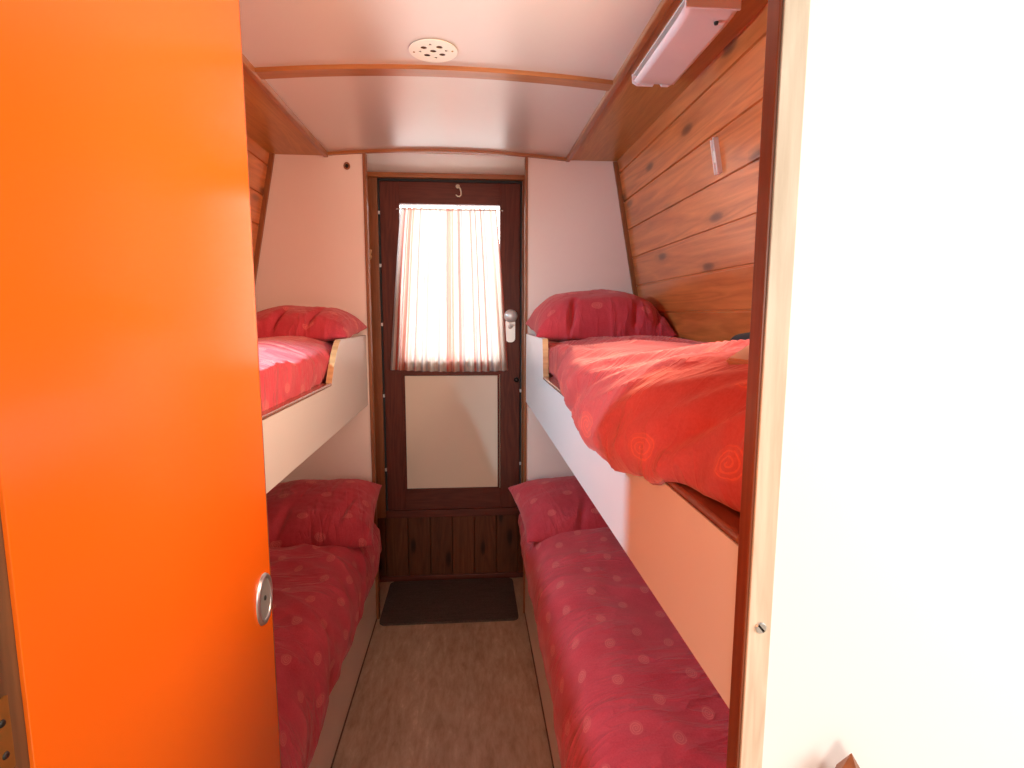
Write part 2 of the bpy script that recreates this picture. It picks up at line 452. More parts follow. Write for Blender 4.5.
# recess: sides, soffit
struct(box('wall_recess', RX0 - .12, RX0 - .09, BY + .021, DY + .06, 0, 2.10, M['trim_z'], base=0))
struct(box('wall_recess.001', RX1 + .055, RX1 + .085, BY + .021, DY + .06, 0, 2.10, M['trim_z'], base=0))
struct(box('trim_17', RX0 - .09, RX0 - .001, DY - .012, DY + .05, .346, 2.05, M['trim_z'], bev=.003, base=0))
struct(box('trim_18', RX1 + .013, RX1 + .055, DY - .012, DY + .05, .36, 2.05, M['trim_z'], bev=.003, base=0))
struct(box('ceiling_recess', RX0 - .12, RX1 + .085, BY + .02, DY + .06, 2.052, 2.08, M['soffit'], base=0))
struct(box('trim_11', RX0 - .09, RX1 + .055, DY - .03, DY + .02, 2.030, 2.052, M['trim_x'], bev=.002, base=0))
# under the door: sill and tongue-and-groove boards
def tongue():
    bm = bmesh.new(); w = .1145; XL, XR = RX0 - .09, RX1 + .055; x = -.555
    pts = [(XL, DY + .03)]
    while x < XR:
        pts += [(max(x + .003, XL), DY), (min(x + w - .003, XR), DY), (min(x + w, XR), DY + .006)]
        x += w
    pts.append((XR, DY + .03))
    add_prism(bm, pts, 'z', .028, .345)
    bmesh.ops.triangulate(bm, faces=[f for f in bm.faces if len(f.verts) > 4])
    return from_bm('wall_under_door', bm, M['tongue'], base=0)
struct(tongue())
struct(box('trim_12', RX0 - .0005, RX1 + .0125, DY - .012, DY + .03, .345, .3835, M['mahogany_x'], bev=.003, base=0))
struct(box('baseboard_back', RX0 - .09, RX1 + .055, DY - .012, DY + .03, 0, .028, M['mahogany_x'], bev=.003, base=0))

# ------------------------------------------------------------------ stern door
d = struct(empty('door_1', (-.09, DY, .385)))
d['label'] = 'dark mahogany stern door with curtained window and cream lower panel'; d['category'] = 'door'
dx0, dx1, dz0, dz1 = -.426, .253, .384, 2.018
wx0, wx1, wz0, wz1 = -.334, .153, 1.155, 1.914
px0, px1, pz0, pz1 = -.331, .142, .488, 1.085
T = .042
box('stile', dx0, wx0, DY, DY + T, dz0, dz1, M['mahogany'], d, .003)
box('stile', wx1, dx1, DY, DY + T, dz0, dz1, M['mahogany'], d, .003)
box('rail', wx0 - .001, wx1 + .001, DY, DY + T, wz1, dz1, M['mahogany_x'], d, .002)
box('rail', wx0 - .001, wx1 + .001, DY, DY + T, pz1, wz0, M['mahogany_x'], d, .002)
box('rail', wx0 - .001, wx1 + .001, DY, DY + T, dz0, pz0, M['mahogany_x'], d, .002)
o = box('panel', wx0, wx1, DY + .008, DY + .03, pz0 - .005, pz1 + .005, M['door_panel'], d); o['label'] = 'cream painted lower panel'
bm = bmesh.new()
add_box(bm, px0 - .004, px0 + .006, DY - .002, DY + .012, pz0, pz1, .002); add_box(bm, px1 - .002, px1 + .008, DY - .002, DY + .012, pz0, pz1, .002)
add_box(bm, px0, px1, DY - .002, DY + .012, pz0 - .003, pz0 + .006, .002); add_box(bm, px0, px1, DY - .002, DY + .012, pz1 - .006, pz1 + .003, .002)
from_bm('panel_bead', bm, M['mahogany_x'], d)
o = box('window_pane', wx0, wx1, DY + .022, DY + .027, wz0, wz1, M['glass'], d); o['label'] = 'clear glass pane'
bm = bmesh.new()
add_box(bm, RX0, dx0 - .0015, DY - .004, DY + T, dz0 - .005, 2.03); add_box(bm, dx1 + .001, RX1 + .0115, DY - .004, DY + T, dz0 - .005, 2.03)
add_box(bm, RX0, RX1 + .0115, DY - .004, DY + T, dz1 + .0015, 2.031)
from_bm('weather_seal', bm, M['black'], d)
for z in (.60, .98, 1.335, 1.62, 1.87):
    o = box('seal_clip', dx0 - .008, dx0 + .001, DY - .008, DY - .002, z - .008, z + .008, M['silver_plate'], d, .001)
for z in (.62, 1.0):
    box('seal_clip', dx1 - .001, dx1 + .008, DY - .008, DY - .002, z - .008, z + .008, M['silver_plate'], d, .001)
# night latch
lk = prism('latch', [(x + .204, z + 1.312) for x, z in rounded(-.021, .021, -.062, .05, .018)], 'y', DY - .014, DY, M['silver_plate'], d, .003)
lk['label'] = 'silver night latch with round knob'
lathe('latch_knob', [(0, .034), (.026, .034), (.032, .028), (.033, .012), (.030, 0)], (.205, DY - .008, 1.378), (0, -1, 0), M['silver_plate'], lk)
bm = bmesh.new(); add_lathe(bm, [(0, .014), (.010, .012), (.012, 0)], (.203, DY - .012, 1.325), (0, -1, 0), 20)
add_box(bm, .197, .222, DY - .036, DY - .024, 1.327, 1.340, .003)
from_bm('latch_snib', bm, M['white_plastic'], lk, True)
kn = lathe('knob', [(0, .016), (.009, .015), (.013, .008), (.013, 0)], (.236, DY, 1.056), (0, -1, 0), M['dark_metal'], d)
kn['label'] = 'small dark knob'
# hook at the top rail
hk = empty('hook', (-.045, DY, 1.99)); hk.parent = d; hk.location = Vector((-.045, DY, 1.99)) - d.location
bpy.context.view_layer.update()
me_b = lathe('hook_plate', [(0, .006), (.008, .005), (.010, 0)], (-.052, DY, 2.000), (0, -1, 0), M['ivory'], hk, 18)
pts = [(-.052, DY - .004, 2.000), (-.049, DY - .016, 1.995), (-.040, DY - .024, 1.985), (-.036, DY - .028, 1.970), (-.036, DY - .032, 1.953), (-.043, DY - .036, 1.945), (-.053, DY - .037, 1.946), (-.060, DY - .036, 1.953)]
tube('hook_wire', pts, lambda t: .0038 - .001 * t, M['ivory'], hk, 8)

# curtain on a wire
ct = tag(empty('curtain', (-.09, DY - .02, 1.10)), 'short striped sheer curtain gathered over the stern door window', 'curtain')
def curtain():
    nu, nv = 220, 44
    bm = bmesh.new(); uvl = bm.loops.layers.uv.new('UVMap'); grid = []
    zt = 1.893
    for j in range(nv + 1):
        t = j / nv; row = []
        e = t ** .85
        xl = -.322 + (-.392 + .322) * e; xr = .134 + (.193 - .134) * e
        zb = 1.108 + .0
        for i in range(nu + 1):
            u = i / nu
            z = zt + (1.112 - zt) * t - .008 * t * math.sin(u * 3.0) - .006 * t * u
            x = xl + (xr - xl) * u
            amp = .007 + .006 * t
            y = DY - .020 - amp * (math.sin(u * 2 * PI * 15 + 1.6 * noise.noise(Vector((u * 6, t * 1.2, 1)))) + .6 * noise.noise(Vector((u * 40, t * 2, 3))))
            if t < .05: z += .004 * noise.noise(Vector((u * 60, 1, 7)))
            row.append(bm.verts.new((x, y, z)))
        grid.append(row)
    for j in range(nv):
        for i in range(nu):
            f = bm.faces.new((grid[j][i], grid[j][i + 1], grid[j + 1][i + 1], grid[j + 1][i]))
            for l, (a, b) in zip(f.loops, ((i, j), (i + 1, j), (i + 1, j + 1), (i, j + 1))): l[uvl].uv = (a / nu, b / nv)
    return from_bm('cloth', bm, M['curtain'], ct, True)
curtain()
tube('curtain_wire', [(-.345, DY - .012, 1.886), (-.345, DY - .020, 1.886), (-.09, DY - .020, 1.883), (.165, DY - .020, 1.886), (.165, DY - .012, 1.886)], .0025, M['white_plastic'], ct, 8)

# ------------------------------------------------------------------ near partition and door opening
struct(box('wall_front', .2690, 1.3, PY0, PY1, 0, 2.1, M['white_wall'], base=0))
struct(box('wall_front.001', -1.3, -.440, PY0, PY1, 0, 2.1, M['white_wall'], base=0))
struct(box('wall_front.002', -.440, .2690, PY0, PY1, 2.0, 2.1, M['white_wall'], base=0))
pst = empty('trim_13', (.262, .455, 0)); struct(pst)
box('post_edge', .2450, .2478, PY0 + .0005, PY1, 0, 2.0, M['post_side'], pst, .0015)
box('post_face', .2478, .2690, PY0 - .001, PY1, 0, 2.0, M['post_face'], pst, .0008)
def screw(name, c, axis, r, parent, slot):
    bm = bmesh.new()
    a = Vector(axis)
    add_lathe(bm, [(r, 0), (r, .0012), (r * .85, .0020)], c, axis, 20)
    o1 = Vector((math.cos(slot), 0, math.sin(slot))); w = Vector((-o1.y, 0, 0))
    # head as two half discs either side of a slot
    nrm = Vector((-o1.z, 0, o1.x))
    for s in (1, -1):
        pts = []
        for k in range(13):
            an = slot + s * (math.radians(12) + math.radians(156) * k / 12)
            pts.append(Vector(c) + a * .0020 + Vector((math.cos(an), 0, math.sin(an))) * r * .85)
        bm.faces.new([bm.verts.new(p) for p in pts])
    bm.faces.new([bm.verts.new(Vector(c) + a * .0011 + Vector((math.cos(k * PI / 8), 0, math.sin(k * PI / 8))) * r * .84) for k in range(16)])
    bm.faces.ensure_lookup_table(); bm.faces[-1].material_index = 1
    o = from_bm(name, bm, M['chrome'], parent); o.data.materials.append(M['dark_metal'])
    return o
screw('screw', (.2588, PY0 - .001, 1.098), (0, -1, 0), .0052, pst, math.radians(-50))
jb = empty('trim_14', (-.41, .455, 0)); struct(jb)
box('jamb', -.440, -.378, PY0 - .03, PY1, 0, 2.0, M['jamb'], jb, .003)

# orange door, opened back along the left bunks
DA = math.atan2(.0285, .627)
od = struct(empty('door_2', (-.374, .4535, 0), DA))
od['label'] = 'glossy orange laminate cabin door standing open on the left'; od['category'] = 'door'
DL = .628
box('door_leaf', -.0215, 0, .003, DL - .002, .02, 1.995, M['laminate_orange'], od, .0008, local=True)
box('edge_lipping', -.0222, .0002, DL - .002, DL + .0008, .02, 1.995, M['dark_metal'], od, local=True).data.materials[0] = M['trim_z']
fh = lathe('flush_handle', [(.034, .0002), (.0345, .004), (.038, .0062), (.0425, .005), (.0445, .0), ], (0, DL - .047, .833), (1, 0, 0), M['chrome'], od, 40, sx=1.12, sy=.95, local=True)
fh['label'] = 'round flush chrome finger pull'
lathe('handle_cup', [(0, .0012), (.026, .0012), (.034, .003), (.0345, .003)], (0, DL - .047, .833), (1, 0, 0), M['cup'], fh, 40, sx=1.12, sy=.95, local=True)
lathe('cup_screw', [(0, .0035), (.0045, .003), (.005, .001)], (0, DL - .043, .833), (1, 0, 0), M['dark_metal'], fh, 14, local=True)
# brass hinge leaf let into the side of the jamb
hg = prism('hinge', rounded(.400, .4415, 1.006, 1.070, .002), 'x', -.3781, -.3765, M['brass'], jb)
hg['label'] = 'brass hinge plate'
for z in (1.022, 1.050):
    lathe('hinge_screw', [(0, .0012), (.0025, .0012), (.0033, 0)], (-.3765, .4335, z), (1, 0, 0), M['dark_metal'], hg, 14)

# pointed wooden post top in the near room, bottom right
pp = empty('pointed_post', (.339, .423, 0)); tag(pp, 'pointed top of a varnished wooden post before the white wall', 'post')
bm = bmesh.new()
hw = .018; c0 = Vector((.339, .423, 0))
def ringv(s, z, rot=PI / 4):
    return [bm.verts.new(c0 + Vector((s * math.cos(rot + k * PI / 2), s * math.sin(rot + k * PI / 2), z))) for k in range(4)]
rs = [ringv(.020, 0, .1), ringv(.020, .945, .1), ringv(.0155, .962, .1)]
tip = bm.verts.new(c0 + Vector((0, 0, .987)))
for a, b in zip(rs, rs[1:]):
    for k in range(4): bm.faces.new((a[k], a[(k + 1) % 4], b[(k + 1) % 4], b[k]))
for k in range(4): bm.faces.new((rs[-1][k], rs[-1][(k + 1) % 4], tip))
bm.faces.new(rs[0][::-1])
from_bm('shaft', bm, M['trim_z'], pp)

# ------------------------------------------------------------------ bunks
def board_outline(y_notch0, y_notch1, z0, zl, zt):
    pts = [(PY1 + .001, z0), (BY - .001, z0), (BY - .001, zt), (y_notch1, zt)]
    for k in range(1, 7):                                        # the curved step down
        t = k / 7
        pts.append((y_notch1 + (y_notch0 - y_notch1) * (t + .25 * t * (1 - t)) , zt + (zl - zt) * (t ** 1.25)))
    pts += [(y_notch0, zl), (PY1 + .001, zl)]
    return pts

def upper_bunk(x, s, label, n0, n1, z0, zl, zt, fx):
    r = tag(empty('upper_bunk', (x + s * .01, 1.45, z0)), label, 'bunk bed', 'upper bunks')
    xa, xb = sorted((x, x + s * .019))
    pts = board_outline(n0, n1, z0, zl, zt)
    bm = bmesh.new(); add_prism(bm, pts, 'x', xa, xb)
    bmesh.ops.triangulate(bm, faces=[f for f in bm.faces if len(f.verts) > 4])
    o = from_bm('front_board', bm, M['white_lam'] if s > 0 else M['white_lam_dim'], r); o['label'] = 'white laminate front board' if s > 0 else 'white laminate front board, shade put into its colour'
    # varnished cap on the board, thin strip up the step
    la, lb = sorted((x - s * .001, x + s * .034))
    b2 = bmesh.new(); add_box(b2, la, lb, PY1 + .001, n0 - .001, zl, zl + .010, .004, 3)
    o = from_bm('lip', b2, M['lip'], r); o['label'] = 'dark varnished wooden lip'
    step = [p for p in pts if n0 - .001 <= p[0] <= n1 + .001 and p[1] >= zl - 1e-6][0:]
    step = sorted(step, key=lambda p: p[1])
    b3 = bmesh.new()
    ea, eb = sorted((x + s * .0006, x + s * .0195))
    prev = None
    for (yy, zz) in step:
        q = [b3.verts.new((ea, yy - .0015, zz)), b3.verts.new((eb, yy - .0015, zz)), b3.verts.new((eb, yy + .004, zz)), b3.verts.new((ea, yy + .004, zz))]
        if prev:
            for k in range(4): b3.faces.new((prev[k], prev[(k + 1) % 4], q[(k + 1) % 4], q[k]))
        else: b3.faces.new(q[::-1])
        prev = q
    b3.faces.new(prev)
    o = from_bm('step_edging', b3, M['peg'], r); o['label'] = 'pale brown edging on the step'
    ha, hb = sorted((x + s * .02, fx(1.05) - s * .004))
    box('bed_base', ha, hb, PY1 + .002, BY - .002, z0 + .03, z0 + .048, M['ply'], r)
    return r
ubr = upper_bunk(BX1, 1, 'right upper bunk with long white front board meeting the door post', 1.832, 1.862, 1.000, 1.164, 1.300, hullR)
ubl = upper_bunk(BX0, -1, 'left upper bunk with white front board behind the orange door', 1.785, 1.935, .992, 1.153, 1.295, hullL)

def lower_bunk(x, s, label, fx):
    r = tag(empty('lower_bunk', (x + s * .01, 1.45, 0)), label, 'bunk bed', 'lower bunks')
    xa, xb = sorted((x, x + s * .018))
    box('front_panel', xa, xb, PY1 + .001, BY - .001, 0, .345, M['cream_base'], r, .001)
    ha, hb = sorted((x + s * .018, fx(.3) - s * .004))
    box('bed_base', ha, hb, PY1 + .002, BY - .002, .327, .345, M['ply'], r)
    return r
lower_bunk(RX1, 1, 'right lower bunk with plain beige panel along the floor', hullR)
lower_bunk(RX0, -1, 'left lower bunk with plain beige panel along the floor', hullL)

# ------------------------------------------------------------------ bedding
def lerp_tab(tab, y):
    if y <= tab[0][0]: return tab[0][1:]
    for a, b in zip(tab, tab[1:]):
        if y <= b[0]:
            t = (y - a[0]) / (b[0] - a[0]); t = t * t * (3 - 2 * t)
            return tuple(p + (q - p) * t for p, q in zip(a[1:], b[1:]))
    return tab[-1][1:]

def catmull(P, n):
    out = []
    Q = [P[0]] + P + [P[-1]]
    for i in range(1, len(Q) - 2):
        for k in range(n):
            t = k / n; a, b, c, d_ = Q[i - 1], Q[i], Q[i + 1], Q[i + 2]
            out.append(tuple(.5 * (2 * b[j] + (c[j] - a[j]) * t + (2 * a[j] - 5 * b[j] + 4 * c[j] - d_[j]) * t * t + (3 * b[j] - a[j] - 3 * c[j] + d_[j]) * t ** 3) for j in range(2)))
    out.append(P[-1]); return out

def duvet(label, prof, y0, y1, mat, fold, side, limit=None, ny=190, nt=84, endz=.06):
    """prof(y) -> control points (x, z) from the aisle hem over the top to the hull, fold(y, s) -> wrinkle height"""
    bm = bmesh.new(); uvl = bm.loops.layers.uv.new('UVMap')
    rows = []; uvs = []
    for j in range(ny + 1):
        y = y0 + (y1 - y0) * j / ny
        P = catmull(prof(y), 10)
        L = [0]
        for a, b in zip(P, P[1:]): L.append(L[-1] + math.hypot(a[0] - b[0], a[1] - b[1]))
        row = []; ur = []
        k = 0
        for i in range(nt + 1):
            sN = L[-1] * i / nt
            while k < len(L) - 2 and L[k + 1] < sN: k += 1
            t = (sN - L[k]) / max(1e-9, L[k + 1] - L[k])
            x = P[k][0] + (P[k + 1][0] - P[k][0]) * t; z = P[k][1] + (P[k + 1][1] - P[k][1]) * t
            row.append(Vector((x, y, z))); ur.append((y, sN))
        rows.append(row); uvs.append(ur)
    # displace along normals
    out = []
    for j in range(ny + 1):
        o = []
        for i in range(nt + 1):
            a = rows[min(j + 1, ny)][i] - rows[max(j - 1, 0)][i]; b = rows[j][min(i + 1, nt)] - rows[j][max(i - 1, 0)]
            n = b.cross(a) * side
            if n.length < 1e-9: n = Vector((0, 0, 1))
            n.normalize()
            h = fold(uvs[j][i][0], uvs[j][i][1])
            fade = min(1, i / 5) * min(1, (nt - i) / 5)
            q = rows[j][i] + n * h * (.35 + .65 * fade)
            if limit: q = limit(q)
            o.append(q)
        out.append(o)
    V = [[bm.verts.new(p) for p in r] for r in out]
    for j in range(ny):
        for i in range(nt):
            f = bm.faces.new((V[j][i], V[j][i + 1], V[j + 1][i + 1], V[j + 1][i]))
            for l, (a, b) in zip(f.loops, ((j, i), (j, i + 1), (j + 1, i + 1), (j + 1, i))): l[uvl].uv = uvs[a][b]
    for r in (V[0], V[-1]):                                      # close the two ends and the underside
        bm.faces.new(r)
    o = from_bm('duvet', bm, mat, None, True)
    md = o.modifiers.new('smooth', 'SMOOTH'); md.factor = .3; md.iterations = 1
    return tag(o, label, 'duvet', 'red rose-patterned duvets')

def nz(x, y, z=0): return noise.noise(Vector((x, y, z)))
def ridge(v): return (1 - min(1, abs(v) * 2.2)) ** 1.6
def sharp(v): return (1 - min(1, abs(v) * 3.2)) ** 1.3

def prof_ur(y):
    hx, hz = lerp_tab([(.46, .272, 1.20), (.56, .256, 1.188), (.70, .236, 1.168), (.85, .222, 1.148), (1.02, .224, 1.152), (1.26, .243, 1.166), (1.42, .272, 1.178), (1.8, .274, 1.180), (2.4, .285, 1.18)], y)
    e = min(1, max(0, (y - .45) / .05)) * min(1, (2.34 - y) / .12) if y < 2.34 else 0
    e = max(.0, e) ** .5
    zt = 1.300 + .012 * math.sin(y * 3.1) - .028 * max(0, y - 1.6) / .6
    k = .35 + .65 * e
    return [(hx + .015, hz - .012), (hx, hz), (hx - .010, hz + .035), (hx + .006, hz + .085 * k), (hx + .05, hz + (zt - hz) * .80 * k), (hx + .14, hz + (zt - .006 - hz) * k),
            (.50, hz + (zt - hz) * k), (.64, hz + (zt - .012 - hz) * k), (.735, hz + (zt - .06 - hz) * k), (.76, 1.16)]
def fold_ur(y, s):
    a = y * .80 + s * 1.0; b = s * .75 - y * .55
    wp = .35 * nz(y * 3, s * 3, 9)
    d_ = .010 * nz(a * 4.5, b * 1.8, 2) + .017 * ridge(nz(a * 7 + wp, b * 1.5, 5)) * (.75 + .6 * nz(y * 2, s * 3, 8)) + .012 * sharp(nz(a * 11 + wp, b * 2.0, 7)) * max(0, .55 + .9 * nz(y * 3, s * 2, 18)) + .006 * sharp(nz(a * 21 + wp, b * 3.0, 27)) * max(0, .4 + 1.2 * nz(y * 4, s * 3, 38))
    d_ = d_ * 1.25 + .002 * nz(a * 30, b * 8, 3)
    w = math.exp(-((y - .62) / .10) ** 2) * math.exp(-((s - .09) / .06) ** 2)
    return d_ - .030 * w
duvet('red rose-patterned duvet bulging over the board of the right upper bunk', prof_ur, .470, 2.33, M['duvet_bold'], fold_ur, 1, lambda q: Vector((max(q.x, .2835 if q.y > 1.40 and q.z < 1.185 else .2685), q.y, q.z)) if q.y > 1.44 else Vector((q.x, q.y, max(q.z, 1.176) if q.x > .246 else q.z)))

def prof_ul(y):
    e = (min(1, max(0, (y - .5) / .05)) * min(1, max(0, 2.33 - y) / .12)) ** .5
    hx, hz = -.470, 1.163
    zt = 1.292 + .008 * math.sin(y * 4)
    if y > 1.6: hx -= .015 * min(1, (y - 1.6) / .2)
    k = .35 + .65 * e
    return [(hx - .012, hz - .010), (hx + .004, hz), (hx + .016, hz + .04), (hx + .004, hz + .085 * k), (hx - .04, hz + (zt - hz) * .82 * k), (hx - .13, hz + (zt - hz) * k),
            (-.72, hz + (zt - hz) * k), (-.86, hz + (zt - .014 - hz) * k), (-.93, hz + (zt - .06 - hz) * k), (-.945, 1.16)]
def fold_ul(y, s):
    a = y * 1.0 + s * .25
    d_ = .008 * nz(y * 5, s * 3, 12) + .014 * ridge(nz(a * 8, s * 1.6, 15)) * max(0, 1 - s / .35) + .002 * nz(y * 30, s * 12, 4)
    return d_
duvet('red duvet on the left upper bunk, its side pleated above the lip', prof_ul, .515, 2.33, M['duvet'], fold_ul, -1, lambda q: Vector((min(q.x, -.464), q.y, max(q.z, 1.150))))

def prof_lr(y):
    hz, = lerp_tab([(.5, .20), (1.2, .225), (1.38, .25), (1.72, .277), (2.02, .325), (2.33, .405)], y)
    e = (min(1, max(0, (y - .5) / .05)) * min(1, max(0, 2.38 - y) / .06)) ** .5
    zt = .535 + .010 * math.sin(y * 3 + 1)
    if y < 2.0: zt += .012
    k = .5 + .5 * e
    x = RX1
    return [(x - .004, hz - .002), (x - .012, hz + .012), (x - .030, hz + (zt - hz) * .35), (x - .028, hz + (zt - hz) * .62), (x + .012, hz + (zt - hz) * .88 * k), (x + .075, hz + (zt - .004 - hz) * k),
            (.45, hz + (zt - hz) * k), (.64, hz + (zt - hz) * k), (.79, hz + (zt - .03 - hz) * k), (.80, .36)]
def fold_lr(y, s):
    a = y + s * .5
    return .005 * sharp(nz(a * 13, s * 4, 61)) * max(0, .3 + nz(y * 3, s * 3, 62)) + .010 * nz(y * 3.2, s * 3.2, 22) + .008 * ridge(nz(a * 5, s * 2.2, 25)) + .006 * ridge(nz(y * 2.5 - s * 4, s * 3, 31)) + .002 * nz(y * 24, s * 14, 6)
duvet('deep red rose-patterned duvet covering the right lower bunk', prof_lr, .515, 2.37, M['duvet'], fold_lr, 1)

def prof_ll(y):
    hz, = lerp_tab([(.5, .22), (1.29, .240), (1.55, .272), (1.8, .262), (2.16, .262), (2.35, .30)], y)
    e = (min(1, max(0, (y - .5) / .05)) * min(1, max(0, 2.38 - y) / .06)) ** .5
    zt = .525 + .010 * math.sin(y * 3)
    k = .5 + .5 * e
    x = RX0
    return [(x + .004, hz - .002), (x + .010, hz + .012), (x + .028, hz + (zt - hz) * .35), (x + .026, hz + (zt - hz) * .62), (x - .012, hz + (zt - hz) * .88 * k), (x - .075, hz + (zt - .004 - hz) * k),
            (-.65, hz + (zt - hz) * k), (-.82, hz + (zt - hz) * k), (-.93, hz + (zt - .03 - hz) * k), (-.955, .36)]
def fold_ll(y, s):
    a = y - s * .8
    return .007 * sharp(nz(a * 15, s * 3, 63)) * max(0, .4 + nz(y * 3, s * 3, 64)) + .012 * nz(y * 3.5, s * 3, 42) + .015 * ridge(nz(a * 6, s * 2, 45)) + .009 * ridge(nz(y * 9 + s * 3, s * 2, 51)) + .002 * nz(y * 24, s * 14, 6)
duvet('deep red rumpled duvet covering the left lower bunk', prof_ll, .515, 2.37, M['duvet'], fold_ll, -1)

def pillow(label, cx, cy, cz, hx, hy, hz, rot, seed, sag=0, crease=1.0, nu=120, nv=84, flat=.5, folds=()):
    bm = bmesh.new(); uvl = bm.loops.layers.uv.new('UVMap')
    Rm = Matrix.Rotation(rot[2], 3, 'Z') @ Matrix.Rotation(rot[1], 3, 'Y') @ Matrix.Rotation(rot[0], 3, 'X')
    def P(i, j, s):
        u = -1 + 2 * i / nu; v = -1 + 2 * j / nv
        u = math.sin(u * PI / 2) * .35 + u * .65; v = math.sin(v * PI / 2) * .35 + v * .65
        x = hx * u * (1 - .055 * (1 - v ** 2) * abs(u) ** 3); y = hy * v * (1 - .07 * (1 - u ** 2) * abs(v) ** 3)
        t = max(0, (1 - abs(u) ** 3.2)) ** .55 * max(0, (1 - abs(v) ** 2.6)) ** .6
        z = s * hz * t * (1 if s > 0 else flat)
        edge = (abs(u) ** 4 + abs(v) ** 4)
        w = .012 * nz(u * 2.2, v * 2.2, seed) * t
        ang = math.atan2(v, u)
        w += crease * .010 * ridge(nz(ang * 3.0, (abs(u) + abs(v)) * 1.3, seed + 3)) * min(1, edge) * t ** .5
        w += .0016 * nz(u * 14, v * 12, seed + 8)
        z += w * s
        for fu, fv, wid, dep, ln in folds:
            if s > 0: z -= dep * math.exp(-((u - fu - .25 * (v - fv)) / wid) ** 2) * math.exp(-((v - fv) / ln) ** 2)
        return Vector((cx, cy, cz)) + Rm @ Vector((x, y, z))
    top = [[bm.verts.new(P(i, j, 1)) for j in range(nv + 1)] for i in range(nu + 1)]
    bot = [[top[i][j] if i in (0, nu) or j in (0, nv) else bm.verts.new(P(i, j, -1)) for j in range(nv + 1)] for i in range(nu + 1)]
    for g, fl in ((top, 0), (bot, 1)):
        for i in range(nu):
            for j in range(nv):
                q = [(i, j), (i + 1, j), (i + 1, j + 1), (i, j + 1)]
                if fl: q.reverse()
                f = bm.faces.new([g[a][b] for a, b in q])
                for l, (a, b) in zip(f.loops, q): l[uvl].uv = (a / nu * hx * 2 + seed * .37, b / nv * hy * 2 + seed * .21)
    o = from_bm('pillow', bm, M['pillowcase'], None, True)
    return tag(o, label, 'pillow', 'red rose-patterned pillows')
pillow('plump red pillow on the right upper bunk against the bulkhead', .500, 2.155, 1.325, .262, .195, .150, (math.radians(6), 0, 0), 3, flat=.25, folds=((-.48, -.80, .045, .05, .22), (.42, -.85, .05, .035, .2), (.78, -.7, .05, .03, .25)))
pillow('flat red pillow on the left upper bunk against the bulkhead', -.645, 2.175, 1.315, .215, .195, .098, (math.radians(4), 0, 0), 8, flat=.3, folds=((.35, -.7, .07, .02, .4), (-.2, -.8, .06, .025, .3)))
pillow('red pillow on the right lower bunk, its corner poking into the aisle', .493, 2.185, .578, .310, .205, .105, (math.radians(12), 0, math.radians(6)), 14, flat=.5, folds=((-.25, -.75, .05, .02, .3),))
pillow('red pillow on the left lower bunk, below the left white board', -.640, 2.185, .575, .262, .210, .110, (math.radians(15), 0, math.radians(4)), 21, flat=.5, folds=((.55, -.5, .06, .018, .4), (-.3, -.7, .07, .02, .3)))

# something beige and something dark lying at the foot of the right upper bunk
bm = bmesh.new()
top = [(.345, .715, 1.320), (.373, .695, 1.317), (.50, .70, 1.340), (.55, .84, 1.353), (.420, .795, 1.337)]
va = [bm.verts.new(p) for p in top]; vb = [bm.verts.new((p[0], p[1], p[2] - .009)) for p in top]
bm.faces.new(va); bm.faces.new(vb[::-1])
for k in range(5): bm.faces.new((va[k], vb[k], vb[(k + 1) % 5], va[(k + 1) % 5]))
bmesh.ops.bevel(bm, geom=list(bm.edges), offset=.003, segments=2, affect='EDGES')
o = from_bm('folded_card', bm, M['beige_card'])
tag(o, 'beige pointed card half hidden by the post on the right upper duvet', 'card')
bm = bmesh.new()
add_box(bm, .497, .640, .885, 1.03, 1.306, 1.350, .019, 5)
for v in bm.verts:
    v.co.x += .25 * (v.co.z - 1.34) ; v.co.z += .006 * math.sin(v.co.x * 60 + v.co.y * 30)
o = from_bm('dark_pouch', bm, M['dark_cloth'], None, True)
tag(o, 'small black cloth pouch behind the beige card on the right upper bunk', 'pouch')

# ------------------------------------------------------------------ floor mat
bm = bmesh.new()
add_prism(bm, rounded(-.416, .215, 2.338, 2.735, .03), 'z', 0.0005, .010)
o = from_bm('door_mat', bm, M['mat'])
tag(o, 'dark brown door mat with rounded corners on the vinyl floor', 'mat')

